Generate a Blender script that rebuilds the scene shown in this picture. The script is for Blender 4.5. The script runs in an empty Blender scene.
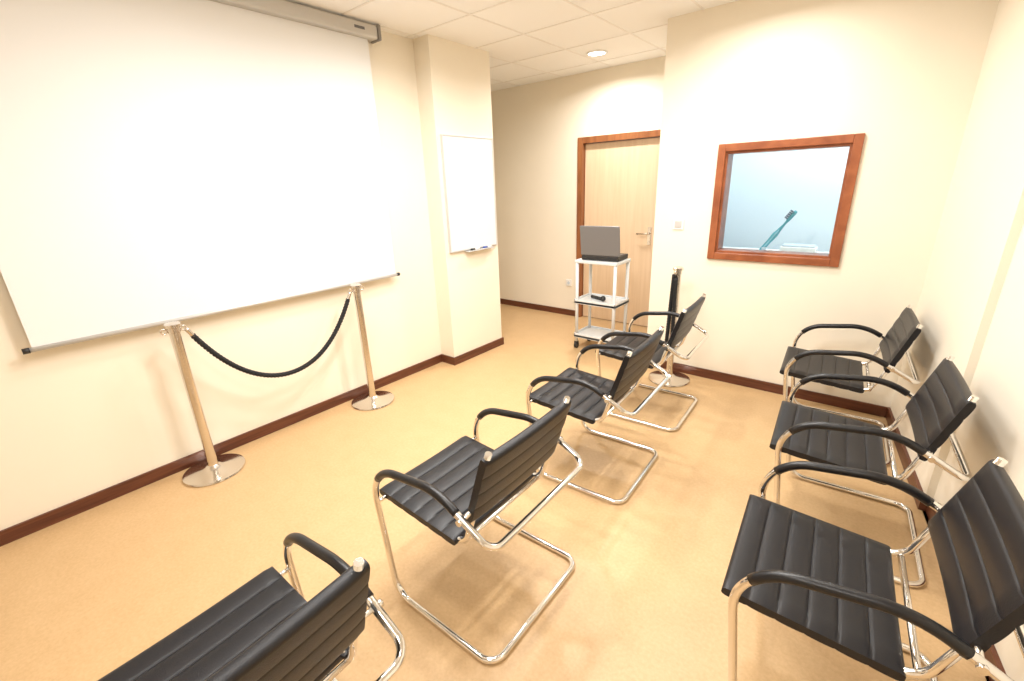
import bpy, bmesh, math
from mathutils import Vector, Matrix
D=bpy.data; S=bpy.context.scene; COL=S.collection
S.view_settings.view_transform='Standard'
S.view_settings.look='None'

# ---------------------------------------------------------------- materials
def mat(name,col,rough=.5,metal=0,bump=0,bscale=200,var=0,vscale=8,spec=None,aniso=None,coat=0,emit=None,es=0,trans=0):
    m=D.materials.new(name); m.use_nodes=True
    nt=m.node_tree; b=nt.nodes['Principled BSDF']
    b.inputs['Base Color'].default_value=(*col,1); b.inputs['Roughness'].default_value=rough
    b.inputs['Metallic'].default_value=metal
    if spec is not None: b.inputs['Specular IOR Level'].default_value=spec
    if emit:
        b.inputs['Emission Color'].default_value=(*emit,1); b.inputs['Emission Strength'].default_value=es
    tc=nt.nodes.new('ShaderNodeTexCoord')
    if var:
        n=nt.nodes.new('ShaderNodeTexNoise'); n.inputs['Scale'].default_value=vscale; n.inputs['Detail'].default_value=6
        r=nt.nodes.new('ShaderNodeValToRGB')
        r.color_ramp.elements[0].position=.3; r.color_ramp.elements[1].position=.7
        r.color_ramp.elements[0].color=(*[c*(1-var) for c in col],1)
        r.color_ramp.elements[1].color=(*[min(1,c*(1+var)) for c in col],1)
        nt.links.new(tc.outputs['Object'],n.inputs['Vector']); nt.links.new(n.outputs['Fac'],r.inputs['Fac'])
        nt.links.new(r.outputs['Color'],b.inputs['Base Color'])
    if bump:
        n2=nt.nodes.new('ShaderNodeTexNoise'); n2.inputs['Scale'].default_value=bscale; n2.inputs['Detail'].default_value=4
        bp=nt.nodes.new('ShaderNodeBump'); bp.inputs['Strength'].default_value=bump; bp.inputs['Distance'].default_value=.002
        nt.links.new(tc.outputs['Object'],n2.inputs['Vector']); nt.links.new(n2.outputs['Fac'],bp.inputs['Height'])
        nt.links.new(bp.outputs['Normal'],b.inputs['Normal'])
    return m
def wood(name,c1,c2,scale,rough=.4):
    m=D.materials.new(name); m.use_nodes=True; nt=m.node_tree; b=nt.nodes['Principled BSDF']
    tc=nt.nodes.new('ShaderNodeTexCoord'); mp=nt.nodes.new('ShaderNodeMapping'); mp.inputs['Scale'].default_value=scale
    n=nt.nodes.new('ShaderNodeTexNoise'); n.inputs['Scale'].default_value=1; n.inputs['Detail'].default_value=8; n.inputs['Distortion'].default_value=.6
    r=nt.nodes.new('ShaderNodeValToRGB'); r.color_ramp.elements[0].position=.35; r.color_ramp.elements[1].position=.65
    r.color_ramp.elements[0].color=(*c1,1); r.color_ramp.elements[1].color=(*c2,1)
    L=nt.links.new
    L(tc.outputs['Object'],mp.inputs['Vector']); L(mp.outputs['Vector'],n.inputs['Vector']); L(n.outputs['Fac'],r.inputs['Fac']); L(r.outputs['Color'],b.inputs['Base Color'])
    b.inputs['Roughness'].default_value=rough
    return m

M_wall=mat('cream_wall_paint',(.88,.815,.69),.75,bump=.15,bscale=300,var=.012,vscale=3)
M_booth=mat('booth_pale_blue_paint',(.76,.86,.94),.7,bump=.1,bscale=300)
M_ceil=mat('ceiling_tile_white',(.93,.93,.92),.85,bump=.3,bscale=500)
M_grid=mat('ceiling_tbar',(.86,.84,.81),.5)
M_base=wood('baseboard_wood',(.085,.024,.012),(.15,.048,.022),(3,3,60),.35)
M_frame=wood('window_frame_wood',(.24,.070,.028),(.36,.115,.045),(8,8,8),.3)
M_dframe=wood('door_frame_wood',(.22,.078,.028),(.33,.125,.045),(20,20,3),.3)
M_door=wood('beech_veneer',(.72,.54,.36),(.77,.59,.41),(30,30,1.6),.4)
M_chrome=mat('chrome_tube',(.82,.81,.80),.10,1)
M_steel=mat('polished_steel',(.72,.68,.63),.16,1,bump=.05,bscale=400)
M_leath=mat('black_leather',(.009,.009,.012),.38,bump=.3,bscale=350,spec=.40)
M_pad=mat('black_arm_leather',(.009,.009,.011),.32,bump=.2,bscale=350,spec=.45)
M_rope=mat('black_rope',(.008,.008,.010),.7,bump=.4,bscale=600)
M_screen=mat('projection_fabric',(.81,.82,.825),.8)
M_alu=mat('casing_aluminium',(.55,.54,.52),.35,.6)
M_black=mat('black_plastic',(.02,.02,.022),.45)
M_wb=mat('whiteboard_enamel',(.74,.78,.80),.2)
M_wbf=mat('whiteboard_frame',(.60,.60,.60),.35,.3)
M_white=mat('white_plastic',(.84,.83,.81),.4)
M_cart=mat('cart_light_grey',(.70,.73,.75),.35)
M_lap=mat('laptop_lid_silver',(.20,.20,.21),.38,.3)
M_lcd=mat('laptop_display',(.03,.04,.06),.15)
M_teal=mat('toothbrush_teal',(.08,.40,.50),.35)
M_tealL=mat('toothbrush_pale',(.30,.60,.72),.35)
M_bris=mat('bristle_dark',(.06,.12,.20),.6)
M_tray=mat('pale_grey_tray',(.56,.64,.72),.4)
M_lamp=mat('downlight_diffuser',(1,1,1),.5,emit=(1,.96,.90),es=8)
M_blue=mat('pen_blue',(.03,.08,.4),.4)

M_glass=D.materials.new('clear_glass'); M_glass.use_nodes=True
nt=M_glass.node_tree; nt.nodes.remove(nt.nodes['Principled BSDF'])
tr=nt.nodes.new('ShaderNodeBsdfTransparent'); tr.inputs[0].default_value=(.93,.97,.98,1)
gl_=nt.nodes.new('ShaderNodeBsdfGlossy'); gl_.inputs['Roughness'].default_value=.02
fr=nt.nodes.new('ShaderNodeFresnel'); fr.inputs['IOR'].default_value=1.45
ms=nt.nodes.new('ShaderNodeMixShader')
nt.links.new(fr.outputs[0],ms.inputs[0]); nt.links.new(tr.outputs[0],ms.inputs[1]); nt.links.new(gl_.outputs[0],ms.inputs[2])
nt.links.new(ms.outputs[0],nt.nodes['Material Output'].inputs['Surface'])

# floor: mottled linoleum
M_floor=D.materials.new('tan_linoleum'); M_floor.use_nodes=True
nt=M_floor.node_tree; b=nt.nodes['Principled BSDF']; L=nt.links.new
tc=nt.nodes.new('ShaderNodeTexCoord')
n1=nt.nodes.new('ShaderNodeTexNoise'); n1.inputs['Scale'].default_value=70; n1.inputs['Detail'].default_value=5; n1.inputs['Roughness'].default_value=.7
n2=nt.nodes.new('ShaderNodeTexNoise'); n2.inputs['Scale'].default_value=9; n2.inputs['Detail'].default_value=5
mx=nt.nodes.new('ShaderNodeMix'); mx.data_type='FLOAT'; mx.inputs['Factor'].default_value=.25
r=nt.nodes.new('ShaderNodeValToRGB'); r.color_ramp.elements[0].position=.34; r.color_ramp.elements[1].position=.66
r.color_ramp.elements[0].color=(.53,.345,.17,1); r.color_ramp.elements[1].color=(.63,.43,.23,1)
L(tc.outputs['Object'],n1.inputs['Vector']); L(tc.outputs['Object'],n2.inputs['Vector'])
L(n1.outputs['Fac'],mx.inputs['A']); L(n2.outputs['Fac'],mx.inputs['B']); L(mx.outputs['Result'],r.inputs['Fac']); L(r.outputs['Color'],b.inputs['Base Color'])
b.inputs['Roughness'].default_value=.40

# ---------------------------------------------------------------- helpers
def link(name,me,parent=None):
    o=D.objects.new(name,me); COL.objects.link(o)
    if parent: o.parent=parent
    return o
def empty(name,loc=(0,0,0),rz=0):
    e=D.objects.new(name,None); COL.objects.link(e); e.location=loc; e.rotation_euler=(0,0,rz); e.empty_display_size=.1
    return e
def add_box(bm,a,b,mi=0,bev=0):
    g=bmesh.ops.create_cube(bm,size=1)
    vs=g['verts']
    for v in vs:
        v.co=Vector([a[i]+(b[i]-a[i])*(v.co[i]+.5) for i in range(3)])
    fs=set(f for v in vs for f in v.link_faces)
    for f in fs: f.material_index=mi
    if bev:
        es=list(set(e for v in vs for e in v.link_edges))
        r=bmesh.ops.bevel(bm,geom=es,offset=bev,segments=2,affect='EDGES',profile=.5)
        for f in r['faces']: f.material_index=mi
def add_cyl(bm,p,r,z0,z1,mi=0,seg=32,r2=None,axis='Z'):
    g=bmesh.ops.create_cone(bm,cap_ends=True,segments=seg,radius1=r,radius2=r if r2 is None else r2,depth=1)
    for v in g['verts']:
        z=z0+(z1-z0)*(v.co.z+.5); x,y=v.co.x,v.co.y
        if axis=='Z': v.co=Vector((p[0]+x,p[1]+y,z))
        elif axis=='Y': v.co=Vector((p[0]+x,z,p[1]+y))
        else: v.co=Vector((z,p[0]+x,p[1]+y))
    for f in set(f for v in g['verts'] for f in v.link_faces):
        f.material_index=mi; f.smooth=len(f.verts)==4
def finish(bm,name,mats,smooth=None):
    bmesh.ops.recalc_face_normals(bm,faces=bm.faces)
    me=D.meshes.new(name); bm.to_mesh(me); bm.free()
    for m in mats: me.materials.append(m)
    if smooth is not None:
        for p in me.polygons: p.use_smooth=smooth
    return me
def box(name,a,b,m,parent=None,bev=0):
    bm=bmesh.new(); add_box(bm,a,b,0,bev)
    return link(name,finish(bm,name,[m]),parent)
def boxes(name,lst,m,parent=None,bev=0):
    bm=bmesh.new()
    for a,b in lst: add_box(bm,a,b,0,bev)
    return link(name,finish(bm,name,[m]),parent)
def prism(name,pts,z0,z1,m):
    bm=bmesh.new()
    lo=[bm.verts.new((x,y,z0)) for x,y in pts]; hi=[bm.verts.new((x,y,z1)) for x,y in pts]
    bm.faces.new(lo); bm.faces.new(hi)
    n=len(pts)
    for i in range(n): bm.faces.new((lo[i],lo[(i+1)%n],hi[(i+1)%n],hi[i]))
    bmesh.ops.triangulate(bm,faces=[f for f in bm.faces if len(f.verts)>4])
    return link(name,finish(bm,name,[m]))
def fillet(pts,rad,closed=False,seg=8):
    out=[]; n=len(pts)
    for i in range(n):
        p=pts[i]; r=rad[i]
        if (not closed and i in (0,n-1)) or r<=0: out.append(p.copy()); continue
        a=(pts[i-1]-p); c=(pts[(i+1)%n]-p); la,lc=a.length,c.length; a.normalize(); c.normalize()
        ang=a.angle(c); d=min(r/math.tan(ang/2),la*.95,lc*.95)
        rr=d*math.tan(ang/2); bis=(a+c).normalized(); cen=p+bis*(rr/math.sin(ang/2))
        s=p+a*d-cen; e=p+c*d-cen; tot=s.angle(e); ax=s.cross(e).normalized()
        for k in range(seg+1): out.append(cen+Matrix.Rotation(tot*k/seg,3,ax)@s)
    return out
def sweep(bm,path,rad,sides=12,closed=False,mi=0,twist=0,lobes=0,cap=True):
    P=[Vector(p) for p in path]
    Q=[P[0]]
    for p in P[1:]:
        if (p-Q[-1]).length>1e-5: Q.append(p)
    if closed and (Q[0]-Q[-1]).length<1e-5: Q.pop()
    P=Q; n=len(P)
    T=[]
    for i in range(n):
        if closed: t=P[(i+1)%n]-P[i-1]
        else: t=P[min(i+1,n-1)]-P[max(i-1,0)]
        T.append(t.normalized())
    up=Vector((0,0,1)) if abs(T[0].z)<.9 else Vector((1,0,0))
    N=(up-T[0]*up.dot(T[0])).normalized(); rings=[]; s=0
    for i in range(n):
        if i:
            q=T[i-1].rotation_difference(T[i]); N=q@N; N=(N-T[i]*N.dot(T[i])).normalized(); s+=(P[i]-P[i-1]).length
        B=T[i].cross(N); ring=[]
        for k in range(sides):
            a=2*math.pi*k/sides; rr=rad
            if lobes: rr=rad*(.78+.22*abs(math.cos(lobes*a/2)))
            a2=a+twist*s
            ring.append(bm.verts.new(P[i]+(N*math.cos(a2)+B*math.sin(a2))*rr))
        rings.append(ring)
    off=0
    if closed:
        best=None
        for o in range(sides):
            d=sum((rings[-1][k].co-rings[0][(k+o)%sides].co).length for k in range(sides))
            if best is None or d<best: best=d; off=o
    m=n if closed else n-1
    for i in range(m):
        A=rings[i]; Bq=rings[(i+1)%n]; o=off if (closed and i==n-1) else 0
        for k in range(sides):
            f=bm.faces.new((A[k],A[(k+1)%sides],Bq[(k+1+o)%sides],Bq[(k+o)%sides])); f.smooth=True; f.material_index=mi
    if not closed and cap:
        bm.faces.new(rings[0]).material_index=mi; bm.faces.new(rings[-1]).material_index=mi
def V(*a): return Vector(a)
R=math.radians

# ---------------------------------------------------------------- room shell
H=2.70; XL=-3.135; XP=-2.96; YB=-2.0
box('floor',(-4.7,YB-.1,-.1),(1.4,4.9,0),M_floor)
box('ceiling',(-4.7,YB-.1,H),(1.4,4.9,H+.1),M_ceil)
box('wall_left',(XL-.15,YB,0),(XL,2.72,H),M_wall)
box('wall_pillar',(-4.6,2.72,0),(XP,3.42,H),M_wall)
box('wall_alcove_left',(-4.7,3.42,0),(-4.6,4.75,H),M_wall)
dx0,dx1,dz=-2.80,-1.86,2.03
boxes('wall_far',[((-4.7,4.75,0),(dx0,4.9,H)),((dx1,4.75,0),(-1.5,4.9,H)),((dx0,4.75,dz),(dx1,4.9,H))],M_wall)
wx0,wx1,wz0,wz1=-1.0,-.25,1.05,1.775
boxes('wall_window',[((-1.5,3.73,0),(wx0,3.88,H)),((wx1,3.73,0),(1.3,3.88,H)),((wx0,3.73,0),(wx1,3.88,wz0)),((wx0,3.73,wz1),(wx1,3.88,H))],M_wall)
box('wall_passage_side',(-1.5,3.88,0),(-1.40,4.75,H),M_wall)
box('wall_booth_side',(-1.40,3.88,0),(-1.35,4.75,H),M_booth)
box('wall_booth_far',(-1.40,4.75,0),(1.3,4.9,H),M_booth)
box('wall_booth_right',(1.0,3.88,0),(1.3,4.75,H),M_booth)
def wr(y): return .767-.14*y
ys=2.69
prism('wall_right',[(wr(3.73),3.73),(wr(ys),ys),(wr(ys)+.03,ys),(wr(YB)+.03,YB),(1.4,YB),(1.4,3.73)],0,H,M_wall)
box('wall_back',(-3.3,YB-.1,0),(1.4,YB,H),M_wall)
bh=.075; bt=.014
box('baseboard_left',(XL,YB,0),(XL+bt,2.72-bt,bh),M_base)
prism('baseboard_pillar',[(XL,2.72),(XL,2.72-bt),(XP+bt,2.72-bt),(XP+bt,3.42+bt),(-4.6,3.42+bt),(-4.6,3.42),(XP,3.42),(XP,2.72)],0,bh,M_base)
box('baseboard_far',(-4.6,4.75-bt,0),(-2.86,4.75,bh),M_base)
box('baseboard_window_wall',(-1.5-bt,3.73-bt,0),(wr(3.73)-bt,3.73,bh),M_base)
box('baseboard_passage',(-1.5-bt,3.73,0),(-1.5,4.74,bh),M_base)
prism('baseboard_right',[(wr(3.73),3.73),(wr(ys),ys),(wr(ys)+.03,ys),(wr(YB)+.03,YB),(wr(YB)+.03-bt,YB),(wr(ys)+.03-bt,ys-bt),(wr(ys)-bt,ys-bt),(wr(3.73)-bt,3.73)],0,bh,M_base)
gl=[]; gw=.008
x=-4.25
while x<1.2:
    gl.append(((x-gw,YB,H-.003),(x+gw,4.75,H))); x+=.6
y=-1.55
while y<4.7:
    gl.append(((-4.6,y-gw,H-.0035),(1.2,y+gw,H))); y+=.6
boxes('trim_ceiling_grid',gl,M_grid)

# ---------------------------------------------------------------- door
door=empty('door_1',(0,0,0))
boxes('frame',[((-2.85,4.73,0),(-2.785,4.86,2.07)),((-1.875,4.73,0),(-1.81,4.86,2.07)),((-2.785,4.73,2.005),(-1.875,4.86,2.07))],M_dframe,door,.004)
box('leaf',(-2.78,4.79,.008),(-1.88,4.83,2.0),M_door,door,.002)
bm=bmesh.new()
add_box(bm,(-1.995,4.782,.93),(-1.955,4.79,1.12),0,.002)
sweep(bm,fillet([V(-1.975,4.785,1.05),V(-1.975,4.735,1.05),V(-2.10,4.735,1.05)],[0,.015,0]),.009,10)
add_cyl(bm,(-1.975,.965),.009,4.778,4.785,0,16,axis='Y')
link('handle',finish(bm,'handle',[M_steel]),door)

# ---------------------------------------------------------------- observation window and booth behind it
win=empty('window_1',(0,0,0))
def mitre_frame(x0,x1,z0,z1,w,y0,y1):
    return [((x0,y0,z0),(x0+w,y1,z1)),((x1-w,y0,z0),(x1,y1,z1)),((x0+w,y0,z0),(x1-w,y1,z0+w)),((x0+w,y0,z1-w),(x1-w,y1,z1))]
boxes('casing',mitre_frame(-1.05,-.20,1.0,1.825,.052,3.708,3.74),M_frame,win,.004)
boxes('reveal',mitre_frame(-1.0,-.25,1.05,1.775,.018,3.73,3.87),M_frame,win,.002)
box('pane',(-.983,3.80,1.067),(-.267,3.805,1.758),M_glass,win)
cn=empty('counter',(0,0,0))
box('top',(-1.2,3.95,.99),(.3,4.30,1.02),M_white,cn,.004)
box('cabinet',(-1.15,4.0,0),(.25,4.28,.99),M_white,cn,.004)
tb=empty('toothbrush_model',(-.755,4.06,1.02),0)
bm=bmesh.new()
dirv=V(.205,0,.31).normalized(); sd=V(-dirv.z,0,dirv.x)
def stack(secs,mi):
    rings=[]
    for s,a_,b_ in secs:
        rings.append([bm.verts.new(dirv*s+sd*(a_*math.cos(t))+V(0,b_*math.sin(t),0)) for t in [2*math.pi*k/14 for k in range(14)]])
    for A,B in zip(rings[:-1],rings[1:]):
        for k in range(14):
            f=bm.faces.new((A[k],A[(k+1)%14],B[(k+1)%14],B[k])); f.smooth=True; f.material_index=mi
    bm.faces.new(rings[0]).material_index=mi; bm.faces.new(rings[-1]).material_index=mi
stack([(.012,.012,.010),(.03,.018,.013),(.10,.016,.012),(.17,.021,.014),(.21,.014,.011),(.26,.009,.007),(.29,.009,.007),(.30,.013,.009),(.375,.014,.009),(.385,.009,.006)],0)
stack([(.04,.008,.0145),(.12,.008,.0145),(.19,.009,.0155),(.215,.005,.013)],1)
for k in range(5):
    for j in (-1,1):
        p=dirv*(.310+k*.0145)+sd*.010+V(0,j*.005,0); sweep(bm,[p,p+sd*.024],.0050,8,mi=2)
link('brush',finish(bm,'brush',[M_teal,M_tealL,M_bris]),tb)
bm=bmesh.new(); add_cyl(bm,(.01,0),.045,0,.012,0,24); add_cyl(bm,(.03,0),.018,.012,.045,0,16); link('stand',finish(bm,'stand',[M_tray]),tb)
ty=empty('instrument_tray',(-.50,4.16,1.02))
box('body',(-.12,-.07,0),(.12,.07,.050),M_white,ty,.008)
box('lid',(-.11,-.06,.050),(.11,.06,.062),M_tray,ty,.004)

def plate(name,x,z,y,w,h):
    e=empty(name,(x,y,z))
    box('cover',(-w/2,-.010,-h/2),(w/2,0,h/2),M_white,e,.003)
    box('rocker',(-w*.32,-.014,-h*.32),(w*.32,-.009,h*.32),M_wbf,e,.002)
plate('light_switch',-1.30,1.256,3.73,.085,.085)
e=empty('power_outlet',(-2.96,4.75,.42)); box('cover',(-.04,-.01,-.04),(.04,0,.04),M_white,e,.003)
bm=bmesh.new(); add_cyl(bm,(0,0),.02,-.012,-.009,0,20,axis='Y'); link('socket',finish(bm,'s',[M_tray]),e)

# ---------------------------------------------------------------- projection screen
ps=empty('projection_screen',(0,0,0))
bm=bmesh.new(); add_box(bm,(-3.125,.04,2.60),(-3.02,2.31,2.69),0,.015)
add_box(bm,(-3.128,2.31,2.595),(-3.015,2.335,2.695),1,.01); add_box(bm,(-3.128,.015,2.595),(-3.015,.04,2.695),1,.01)
add_box(bm,(-3.0195,2.12,2.638),(-3.0185,2.2,2.655),2)
link('casing',finish(bm,'casing',[M_alu,mat('end_cap_grey',(.25,.24,.23),.4),mat('casing_badge',(.12,.12,.13),.4)]),ps)
box('fabric',(-3.0720,.12,.94),(-3.0700,2.25,2.62),M_screen,ps)
bm=bmesh.new(); add_cyl(bm,(.0,0),.012,.11,2.26,0,16,axis='Y'); add_cyl(bm,(0,0),.014,2.26,2.285,1,16,axis='Y'); add_cyl(bm,(0,0),.014,.085,.11,1,16,axis='Y')
o=link('bottom_rod',finish(bm,'rod',[M_wbf,M_black]),ps); o.location=(-3.071,0,.935)
boxes('wall_bracket',[((-3.135,.3,2.64),(-3.12,.36,2.68)),((-3.135,2.0,2.64),(-3.12,2.06,2.68))],M_alu,ps)

# ---------------------------------------------------------------- whiteboard
wb=empty('whiteboard',(XP,0,0))
box('panel',(0,2.77,1.06),(.018,3.385,2.0),M_wb,wb,.003)
boxes('frame',[((0,2.762,1.05),(.022,2.774,2.01)),((0,3.381,1.05),(.022,3.393,2.01)),((0,2.774,1.05),(.022,3.381,1.062)),((0,2.774,1.998),(.022,3.381,2.01))],M_wbf,wb,.002)
box('pen_tray',(0,2.95,1.035),(.06,3.30,1.045),M_wbf,wb,.003)
bm=bmesh.new()
add_cyl(bm,(.04,1.053),.008,3.0,3.05,0,12,axis='Y'); add_cyl(bm,(.04,1.053),.008,3.05,3.11,2,12,axis='Y')
add_cyl(bm,(.04,1.053),.008,3.17,3.22,1,12,axis='Y'); add_cyl(bm,(.04,1.053),.008,3.22,3.28,2,12,axis='Y')
link('markers',finish(bm,'markers',[M_black,M_blue,M_white]),wb)

# ---------------------------------------------------------------- stanchions and rope
def stanchion(x,y):
    e=empty('stanchion_post',(x,y,0))
    bm=bmesh.new()
    prof=[(0,.0),(.165,.0),(.168,.006),(.165,.014),(.150,.018),(.06,.030),(.045,.040),(.030,.052),(.0265,.07),(.0265,.895),(.031,.898),(.031,.925),(.040,.929),(.040,.945),(.030,.953),(0,.955)]
    seg=48; rings=[]
    for r_,z in prof:
        if r_==0: rings.append([bm.verts.new((0,0,z))])
        else: rings.append([bm.verts.new((r_*math.cos(2*math.pi*k/seg),r_*math.sin(2*math.pi*k/seg),z)) for k in range(seg)])
    for i in range(len(rings)-1):
        A,B=rings[i],rings[i+1]
        for k in range(seg):
            k2=(k+1)%seg
            if len(A)==1: f=bm.faces.new((A[0],B[k],B[k2]))
            elif len(B)==1: f=bm.faces.new((A[k],A[k2],B[0]))
            else: f=bm.faces.new((A[k],A[k2],B[k2],B[k]))
            f.smooth=True
    me=finish(bm,'post',[M_steel]); link('post',me,e)
    try: me.set_sharp_from_angle(angle=math.radians(35))
    except Exception: pass
    bm=bmesh.new()
    for s in (-1,1):
        c=V(0,s*.046,.912)
        sweep(bm,[c+V(0,.014*math.cos(a),.014*math.sin(a)) for a in [2*math.pi*k/16 for k in range(16)]],.004,8,closed=True)
    link('rings',finish(bm,'rings',[M_steel]),e)
    return e
sx=-2.95
s1=stanchion(sx,.655); s2=stanchion(sx,1.80); s3=stanchion(-1.20,3.52)
def densify(ps_,st=.01):
    o=[]
    for a,b_ in zip(ps_[:-1],ps_[1:]):
        n=max(1,int((b_-a).length/st))
        for k in range(n): o.append(a.lerp(b_,k/n))
    o.append(ps_[-1]); return o
ya,yb=.055,1.145-.055
def cat(t): return math.cosh((t-.5)*2*1.6)/math.cosh(1.6)
pts=[]
for i in range(181):
    t=i/180; c=(cat(t)-cat(.5))/(1-cat(.5))
    pts.append(V(0,ya+(yb-ya)*t,.455+(.905-.455)*c))
bm=bmesh.new()
sweep(bm,pts[4:-4],.0165,18,twist=95,lobes=3,mi=0)
sweep(bm,pts[:6],.012,14,mi=1); sweep(bm,pts[-6:],.012,14,mi=1)
link('barrier_rope',finish(bm,'barrier_rope',[M_rope,M_steel]),s1)
bm=bmesh.new()
path=fillet([V(-.012,-.048,.90),V(-.028,-.052,.33),V(.020,-.062,.33),V(.008,-.058,.87)],[0,.022,.022,0],seg=10)
sweep(bm,densify(path),.0165,14,twist=95,lobes=3)
link('hanging_rope',finish(bm,'cord',[M_rope]),s3)

# ---------------------------------------------------------------- cantilever armchair
w=.289; wi=.228; TR=.0125
side=[V(.60,0,TR),V(.60,w,TR),V(.080,w,TR),V(.012,w,.605),V(.39,w,.657),V(.625,w,.528),V(.625,0,.528)]
rad=[0,.06,.09,.16,.24,.05,0]
half=fillet(side,rad,seg=12)
mir=[V(p.x,-p.y,p.z) for p in reversed(half)]
loop=half+mir
bm=bmesh.new(); sweep(bm,loop,TR,14,closed=True)
seatf=[V(.580,wi,.835),V(.445,wi,.415),V(.015,wi,.450),V(.015,-wi,.450),V(.445,-wi,.415),V(.580,-wi,.835)]
sweep(bm,fillet(seatf,[0,.07,.03,.03,.07,0],seg=10),.0115,12)
for s in (1,-1):
    sweep(bm,[V(.504,s*wi,.600),V(.504,s*w,.592)],.008,10)
    sweep(bm,[V(.034,s*wi,.447),V(.034,s*w,.447)],.008,10)
    sweep(bm,[V(.504,s*(w+.008),.592),V(.504,s*(w+.0195),.592)],.011,12)
sweep(bm,[V(.44,-wi,.425),V(.44,wi,.425)],.009,10)
ME_frame=finish(bm,'chair_frame',[M_chrome])
bm=bmesh.new()
arm=densify([p for p in half if p.z>.45 and p.x<.60 and p.y>w-.001],.012)
arm=[p for p in arm if .055<p.x<.485 and p.z>.53]
for s in (1,-1): sweep(bm,[V(p.x,s*p.y,p.z) for p in arm],.0152,14)
ME_pads=finish(bm,'arm_pads',[M_pad])
def sling(name,pfun,length,nrm,chan,width,thick=.0145,sag=.010):
    bm=bmesh.new(); nu,nv=96,18; top=[];bot=[]
    for i in range(nu+1):
        u=i/nu; c=pfun(u); n=nrm
        ph=u*chan; puff=.0068*(abs(math.sin(math.pi*ph))**.38)
        et=min(1,min(u,1-u)*length/.012)
        tr=[];br=[]
        for j in range(nv+1):
            v=-1+2*j/nv; y=v*width/2
            edge=1-abs(v)**14
            s_=-sag*(1-v*v)
            th=thick*(.80+.20*math.sqrt(max(0,edge)))*(.6+.4*math.sqrt(et))
            hh=s_+(puff*min(1,(1-abs(v))*9)*1.0)
            q=c+V(0,y,0)
            tr.append(bm.verts.new(q+n*(th+hh))); br.append(bm.verts.new(q+n*(-th+s_-.5*puff)))
        top.append(tr);bot.append(br)
    for i in range(nu):
        for j in range(nv):
            bm.faces.new((top[i][j],top[i][j+1],top[i+1][j+1],top[i+1][j])).smooth=True
            bm.faces.new((bot[i][j],bot[i+1][j],bot[i+1][j+1],bot[i][j+1])).smooth=True
        for j in (0,nv):
            bm.faces.new((top[i][j],top[i+1][j],bot[i+1][j],bot[i][j]))
    for i in (0,nu):
        for j in range(nv): bm.faces.new((top[i][j],bot[i][j],bot[i][j+1],top[i][j+1]))
    me=finish(bm,name,[M_leath])
    try: me.set_sharp_from_angle(angle=math.radians(60))
    except Exception: pass
    return me
a,b2=V(-.008,0,.4535),V(.415,0,.4195); dd=(b2-a).normalized()
ME_seat=sling('seat_sling',lambda u:a.lerp(b2,u),.42,V(-dd.z,0,dd.x),6,.498,sag=.007)
a3,b3=V(.4895,0,.553),V(.5745,0,.818); dd2=(b3-a3).normalized()
ME_back=sling('back_sling',lambda u:a3.lerp(b3,u),.28,V(-dd2.z,0,dd2.x),4,.498,sag=.008)
def chair(xf,yc,rz=0):
    e=empty('cantilever_armchair',(xf,yc,0),rz)
    link('tubular_frame',ME_frame,e); link('seat',ME_seat,e); link('backrest',ME_back,e); link('arm_pads',ME_pads,e)
chair(-1.335,.125,R(2)); chair(-1.395,1.07,R(1)); chair(-1.425,2.08,R(3)); chair(-1.465,2.95,R(3))
chair(-.195,1.40,R(4)); chair(-.240,2.32,R(4)); chair(-.360,3.26,R(4))

# ---------------------------------------------------------------- trolley
cx0,cx1,cy0,cy1=-2.27,-1.83,3.74,4.04
ct=empty('av_trolley',(0,0,0))
bm=bmesh.new()
for x in (cx0+.02,cx1-.02):
    for y in (cy0+.02,cy1-.02):
        add_cyl(bm,(x,y),.016,.07,.89,0,16)
link('posts',finish(bm,'posts',[M_cart]),ct)
for i,z in enumerate((.90,.50,.15)):
    bm=bmesh.new(); add_box(bm,(cx0,cy0,z-.03),(cx1,cy1,z),0,.006)
    if i:
        for aa,bb in [((cx0,cy0,z-.03),(cx0+.012,cy1,z+.018)),((cx1-.012,cy0,z-.03),(cx1,cy1,z+.018)),((cx0,cy0,z-.03),(cx1,cy0+.012,z+.012)),((cx0,cy1-.012,z-.03),(cx1,cy1,z+.018))]:
            add_box(bm,aa,bb,0,.003)
    link('shelf_%d'%(i+1),finish(bm,'shelf',[M_cart]),ct)
bm=bmesh.new()
for x in (cx0+.02,cx1-.02):
    for y in (cy0+.02,cy1-.02):
        add_cyl(bm,(y,.032),.032,x-.012,x+.012,0,20,axis='X'); add_box(bm,(x-.016,y-.018,.045),(x+.016,y+.018,.075),0)
link('casters',finish(bm,'casters',[M_black]),ct)
lp=empty('laptop',(-2.03,3.875,.901),R(4))
box('base',(-.185,-.10,.001),(.185,.14,.045),M_black,lp,.006)
box('keyboard',(-.16,-.05,.045),(.16,.08,.048),M_lap,lp)
bm=bmesh.new(); add_box(bm,(-.195,-.008,0),(.195,.008,.275),0,.006); add_box(bm,(-.18,.008,.02),(.18,.0095,.26),1)
o=link('lid',finish(bm,'lid',[M_lap,M_lcd]),lp); o.location=(0,-.085,.047); o.rotation_euler=(R(8),0,0)
mc=empty('handheld_microphone',(-2.09,3.88,.494),R(-25))
bm=bmesh.new(); sweep(bm,[V(-.09,0,.022),V(.07,0,.028)],.016,14)
g=bmesh.ops.create_uvsphere(bm,u_segments=16,v_segments=10,radius=.027)
for v in g['verts']: v.co+=V(.09,0,.034)
link('body',finish(bm,'mic',[M_black],True),mc)

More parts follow.
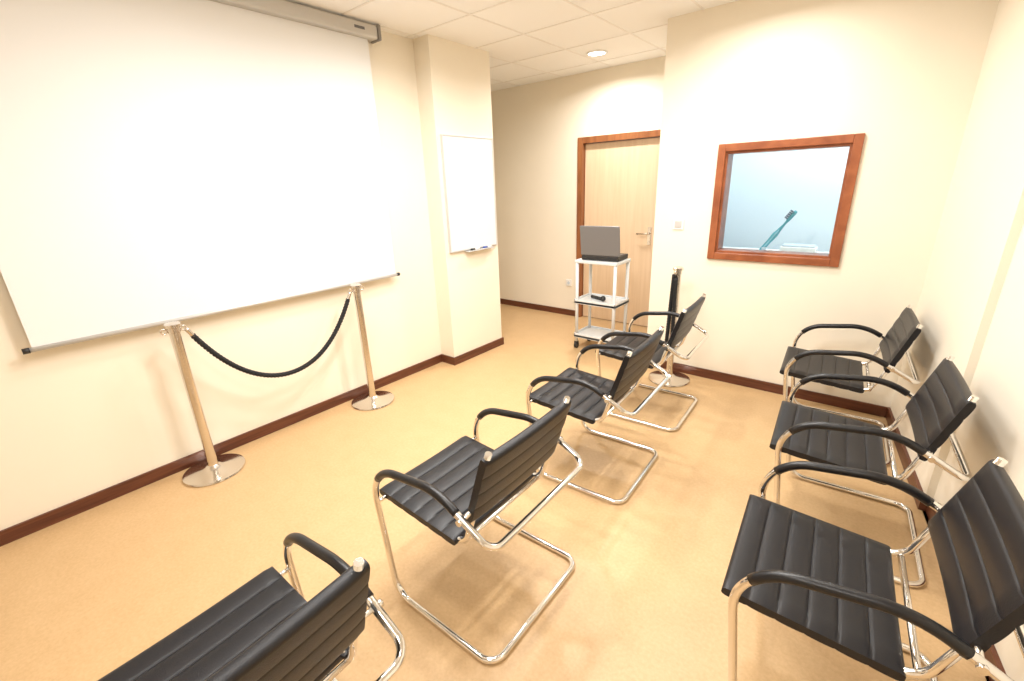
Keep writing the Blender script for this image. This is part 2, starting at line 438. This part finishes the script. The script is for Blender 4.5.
# ---------------------------------------------------------------- lights
PW=.58
def downlight(x,y,p,size=.15,spread=160):
    e=empty('ceiling_downlight',(x,y,H))
    bm=bmesh.new()
    sweep(bm,[V(.085*math.cos(a),.085*math.sin(a),-.004) for a in [2*math.pi*k/32 for k in range(32)]],.010,8,closed=True)
    link('trim_ring',finish(bm,'ring',[M_white]),e)
    bm=bmesh.new(); add_cyl(bm,(0,0),.078,-.007,-.002,0,32); link('diffuser',finish(bm,'diff',[M_lamp]),e)
    l=D.lights.new('downlight_lamp','AREA'); l.shape='DISK'; l.size=size; l.energy=p*PW; l.color=(1,.97,.925); l.spread=R(spread)
    o=D.objects.new('lamp',l); COL.objects.link(o); o.parent=e; o.location=(0,0,-.012)
downlight(-2.31,4.15,42)
for x,y,p in [(-2.2,2.15,20),(-2.1,.95,14),(-.75,3.1,28),(-.85,1.9,32),(-.85,.4,18),(-1.75,2.5,24)]:
    downlight(x,y,p)
def panel(x,y,p,colr=(1,.98,.955)):  # invented square fixture with area lamp, added for soft fill
    e=empty('added_fill_panel',(x,y,H))
    box('frame',(-.3,-.3,-.012),(.3,.3,-.005),M_white,e,.002)
    box('diffuser',(-.28,-.28,-.014),(.28,.28,-.012),mat('fill_panel_glow',(1,1,1),.5,emit=(1,.97,.94),es=2.5),e)
    l=D.lights.new('fill_panel_lamp','AREA'); l.shape='SQUARE'; l.size=.55; l.energy=p*PW; l.color=colr
    o=D.objects.new('lamp',l); COL.objects.link(o); o.parent=e; o.location=(0,0,-.02)
panel(-1.45,1.4,60); panel(-.3,-.5,34)  # unseen ceiling panels, added to fill the room with light
panel(-.3,4.3,38,(.93,.97,1))  # added out of view to brighten the booth seen through the pane
W=D.worlds.new('World'); S.world=W; W.use_nodes=True
W.node_tree.nodes['Background'].inputs[0].default_value=(1,.95,.88,1); W.node_tree.nodes['Background'].inputs[1].default_value=.3

# ---------------------------------------------------------------- camera
c=D.cameras.new('camera'); co=D.objects.new('camera',c); COL.objects.link(co)
c.sensor_width=36; c.lens=450/1024*36; c.clip_start=.02
rot=Matrix(((.7784,-.1793,.6015),(.6267,.2752,-.7290),(-.0348,.9445,.3267)))
q=rot.to_quaternion(); q.normalize()
co.rotation_mode='QUATERNION'; co.rotation_quaternion=q; co.location=(0,0,1.6)
S.camera=co
